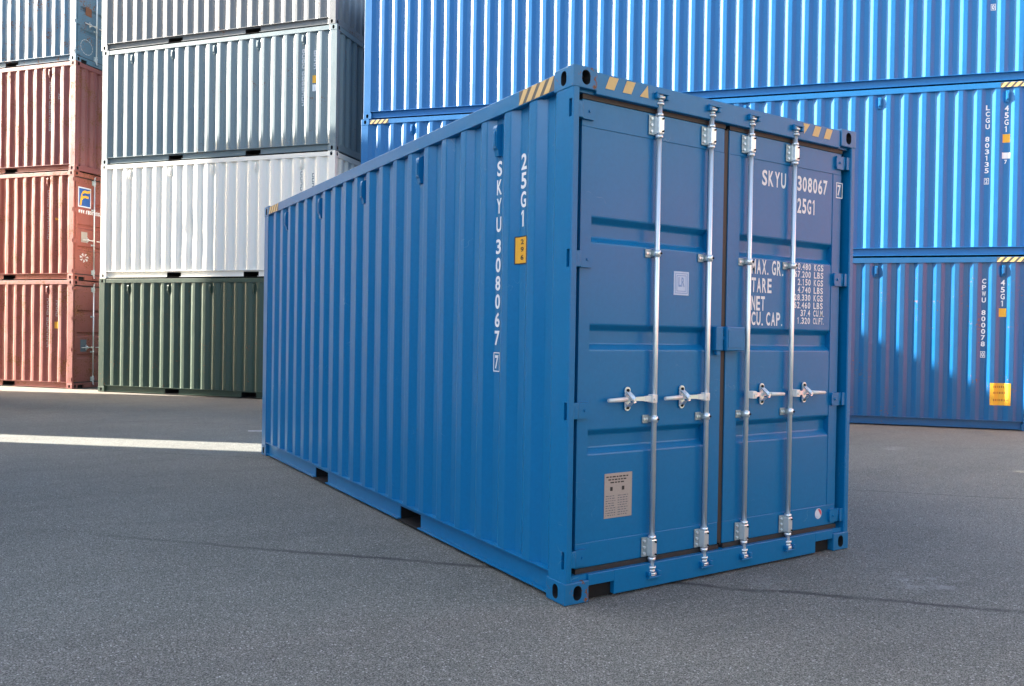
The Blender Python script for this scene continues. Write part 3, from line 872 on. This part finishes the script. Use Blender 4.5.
b = min(brt[2]['inner'], key=lambda s: abs(s - 5.53)); brt[2]['side_mark']([rect_bm(b - .05, b + .05, 1.26, 1.40)], M_MARK, "white_sticker")
marks20(brt[1], M_MARKDARK, 2.20, 7, False, .045)

# ------------------------------------------------------------ stack behind, left: red containers
AX, AY, AA = -1.25376, 18.08308, -0.86646
GA = "stack of short containers behind, left"
def logo_detail(k, leaf, L, H, P, ubox, Z):
    if k: return
    mb = MB(); u0, u1, z0, z1 = .17, .55, 1.76, 2.24
    Q = lambda a, b, l: P(u0 + (u1 - u0) * a, DF + .001 - l, z0 + (z1 - z0) * b)
    R_ = lambda a0, b0, a1, b1, l, m: mb.poly([Q(a0, b0, l), Q(a1, b0, l), Q(a1, b1, l), Q(a0, b1, l)], m)
    R_(0, 0, 1, 1, 0.001, M_STICKW); R_(.06, .06, .94, .94, .003, M_LOGOB)
    def band(pts, w, l, m):
        for (a, b), (c, d) in zip(pts, pts[1:]): mb.poly([Q(a, b - w, l), Q(c, d - w, l), Q(c, d, l), Q(a, b, l)], m)
    band([(.22, .62), (.34, .80), (.52, .86), (.72, .84), (.92, .90)], .13, .005, M_YEL)
    band([(.26, .42), (.38, .56), (.55, .60), (.80, .58)], .12, .005, M_YEL)
    mb.poly([Q(.10, .08, .005), Q(.24, .08, .005), Q(.34, .60, .005), Q(.20, .56, .005)], M_YEL)
    obj("logo_sticker", mb.mesh("logo_sticker"), leaf)
    door_text(leaf, [T("www.florens.com", .18, 1.04, 1.61, 1.70)], M_MARK, P, d=DF - .002)
    mb = MB(); ubox(mb, .27, .45, DF - .002, DF + .003, .92, 1.17, M_PLATE); obj("data_plate", mb.mesh("data_plate"), leaf)
    rr = random.Random(2); mb = MB()
    for i in range(7):
        a = i * .9; mb.poly([P(.36 + .03 * math.cos(a), DF - .002, .55 + .03 * math.sin(a)), P(.36 + .14 * math.cos(a), DF - .002, .55 + .12 * math.sin(a)), P(.36 + .12 * math.cos(a + .5), DF - .002, .55 + .09 * math.sin(a + .5))], M_MARKOLD)
    obj("marking", mb.mesh("marking"), leaf)
def plate_detail(k, leaf, L, H, P, ubox, Z):
    if k: return
    mb = MB(); ubox(mb, .27, .45, DF - .002, DF + .003, .88, 1.17, M_MARKDARK); obj("data_plate", mb.mesh("data_plate"), leaf)
def old_detail(k, leaf, L, H, P, ubox, Z):
    if k: return
    mb = MB(); ubox(mb, .32, .50, DF - .002, DF + .003, 1.18, 1.38, plain("rust_patch", (.2, .08, .04), .7)); obj("rust_patch", mb.mesh("rust_patch"), leaf)
    mb = MB()
    for i in range(14):
        a, b_ = [math.radians(360 / 14 * (i + t)) for t in (0, .8)]
        mb.poly([P(.36 + r_ * math.cos(q), DF - .002, .42 + r_ * math.sin(q)) for r_, q in ((.17, a), (.17, b_), (.185, b_), (.185, a))], M_MARKOLD)
    obj("marking", mb.mesh("marking"), leaf)
al = [("rust red container at the bottom of the left stack, doors without a logo", M_RED[0], 'door', plate_detail, 0.006),
      ("rust red container with blue and yellow logo on its door, in the left stack", M_RED[1], 'door', logo_detail, 0.006),
      ("dark red container with corrugated blank end, between red and faded blue ones", M_RED[2], 'blank', None, 0.006),
      ("faded blue container at the top of the left stack, above three red ones", M_OLDBLUE, 'door', old_detail, 0.006)]
art = []
for i, (lb, mt, en, det, dn) in enumerate(al):
    d = Vector((math.cos(AA), math.sin(AA))); n = Vector((-d.y, d.x)); jx = (0.0, -.01, .01, .0)[i]
    c = art_ = container(lb, L20, ST, mt, (AX + d.x * (jx - L20), AY + d.y * (jx - L20), ST * i), AA, GA, en, pockets=True, vents=(5.33,), dent=dn, doordetail=det, seed=40 + i)
    art.append(c)
    if i < 3: marks20(c, M_MARKOLD, 2.15, 7, i < 2)

# ------------------------------------------------------------ unseen stacks beside and behind the camera, some added to shape the light
def copy_thing(root, loc, yaw, label, group):
    r = root.copy(); COL.objects.link(r); r.location = loc; r.rotation_euler = (0, 0, yaw); r['label'] = label; r['group'] = group
    for ch in root.children:
        c = ch.copy(); COL.objects.link(c); c.parent = r
        for g_ in ch.children:
            q = g_.copy(); COL.objects.link(q); q.parent = c
    return r
dirv = Vector((math.cos(-0.8727), math.sin(-0.8727))); nv = Vector((-0.766, -0.643))
az = Vector((0.766, -0.643))
GY = "containers in the yard outside the picture"
# block 1: unseen stack up-sun of the middle stack, length shaped for its shadow
Bpt = Vector((1.0, 14.92)) - az * 10.0
shade = []
for i in range(4):
    p = Bpt + nv * W
    if i == 0: shade.append(container("white container stacked left of the picture near the red stack", 4.90, ST, M_WHITE, (p.x, p.y, 0), -0.8727, GY, 'blank', pockets=False)['root'])
    else: shade.append(copy_thing(shade[0], (p.x, p.y, ST * i), -0.8727, "white container stacked left of the picture near the red stack", GY))
# block 2: next to it
p2 = Vector((-1.2, 8.13)) - az * 8.0
for i in range(5):
    p = p2 - dirv * L20
    copy_thing(brt[1]['root'], (p.x, p.y, ST * i), -0.8727, "white container stacked left of the picture beside the narrow gap", GY)
# block 3: long stack square to the others
P3 = Vector((-1.28, 7.38)) - az * 9.0
for i in range(4):
    a = math.atan2(nv.y, nv.x)
    p = P3 + dirv * W
    q = P3 + dirv * W
    # local x runs along nv, local y runs along -dirv
    copy_thing(crt[0]['root'], (P3.x, P3.y, HC * i), a, "long container stacked left of the picture beside the lone container", GY)
# block 5: unseen stack added to block sky light from the lone container's side
for i in range(2):
    copy_thing(crt[0]['root'], (-15.5, -9.0, HC * i), math.radians(90), "deep blue container added left of the camera, unseen, blocking sky light", GY)
# block 4: unseen stacks behind camera, added to darken the doors and tint reflections
for j, (x, y) in enumerate(((17.0, -3.5), (12.4, -8.1), (7.8, -12.7), (3.2, -17.3))):
    for i in range(5):
        red = j == 0 or i == 1
        copy_thing((art[2] if red else brt[0])['root'], (x, y, ST * i), math.radians(-135), ("dark red" if red else "dark green") + " container added behind the camera to the right, unseen, for bounce and shade", GY)
print("objects", len(bpy.data.objects))
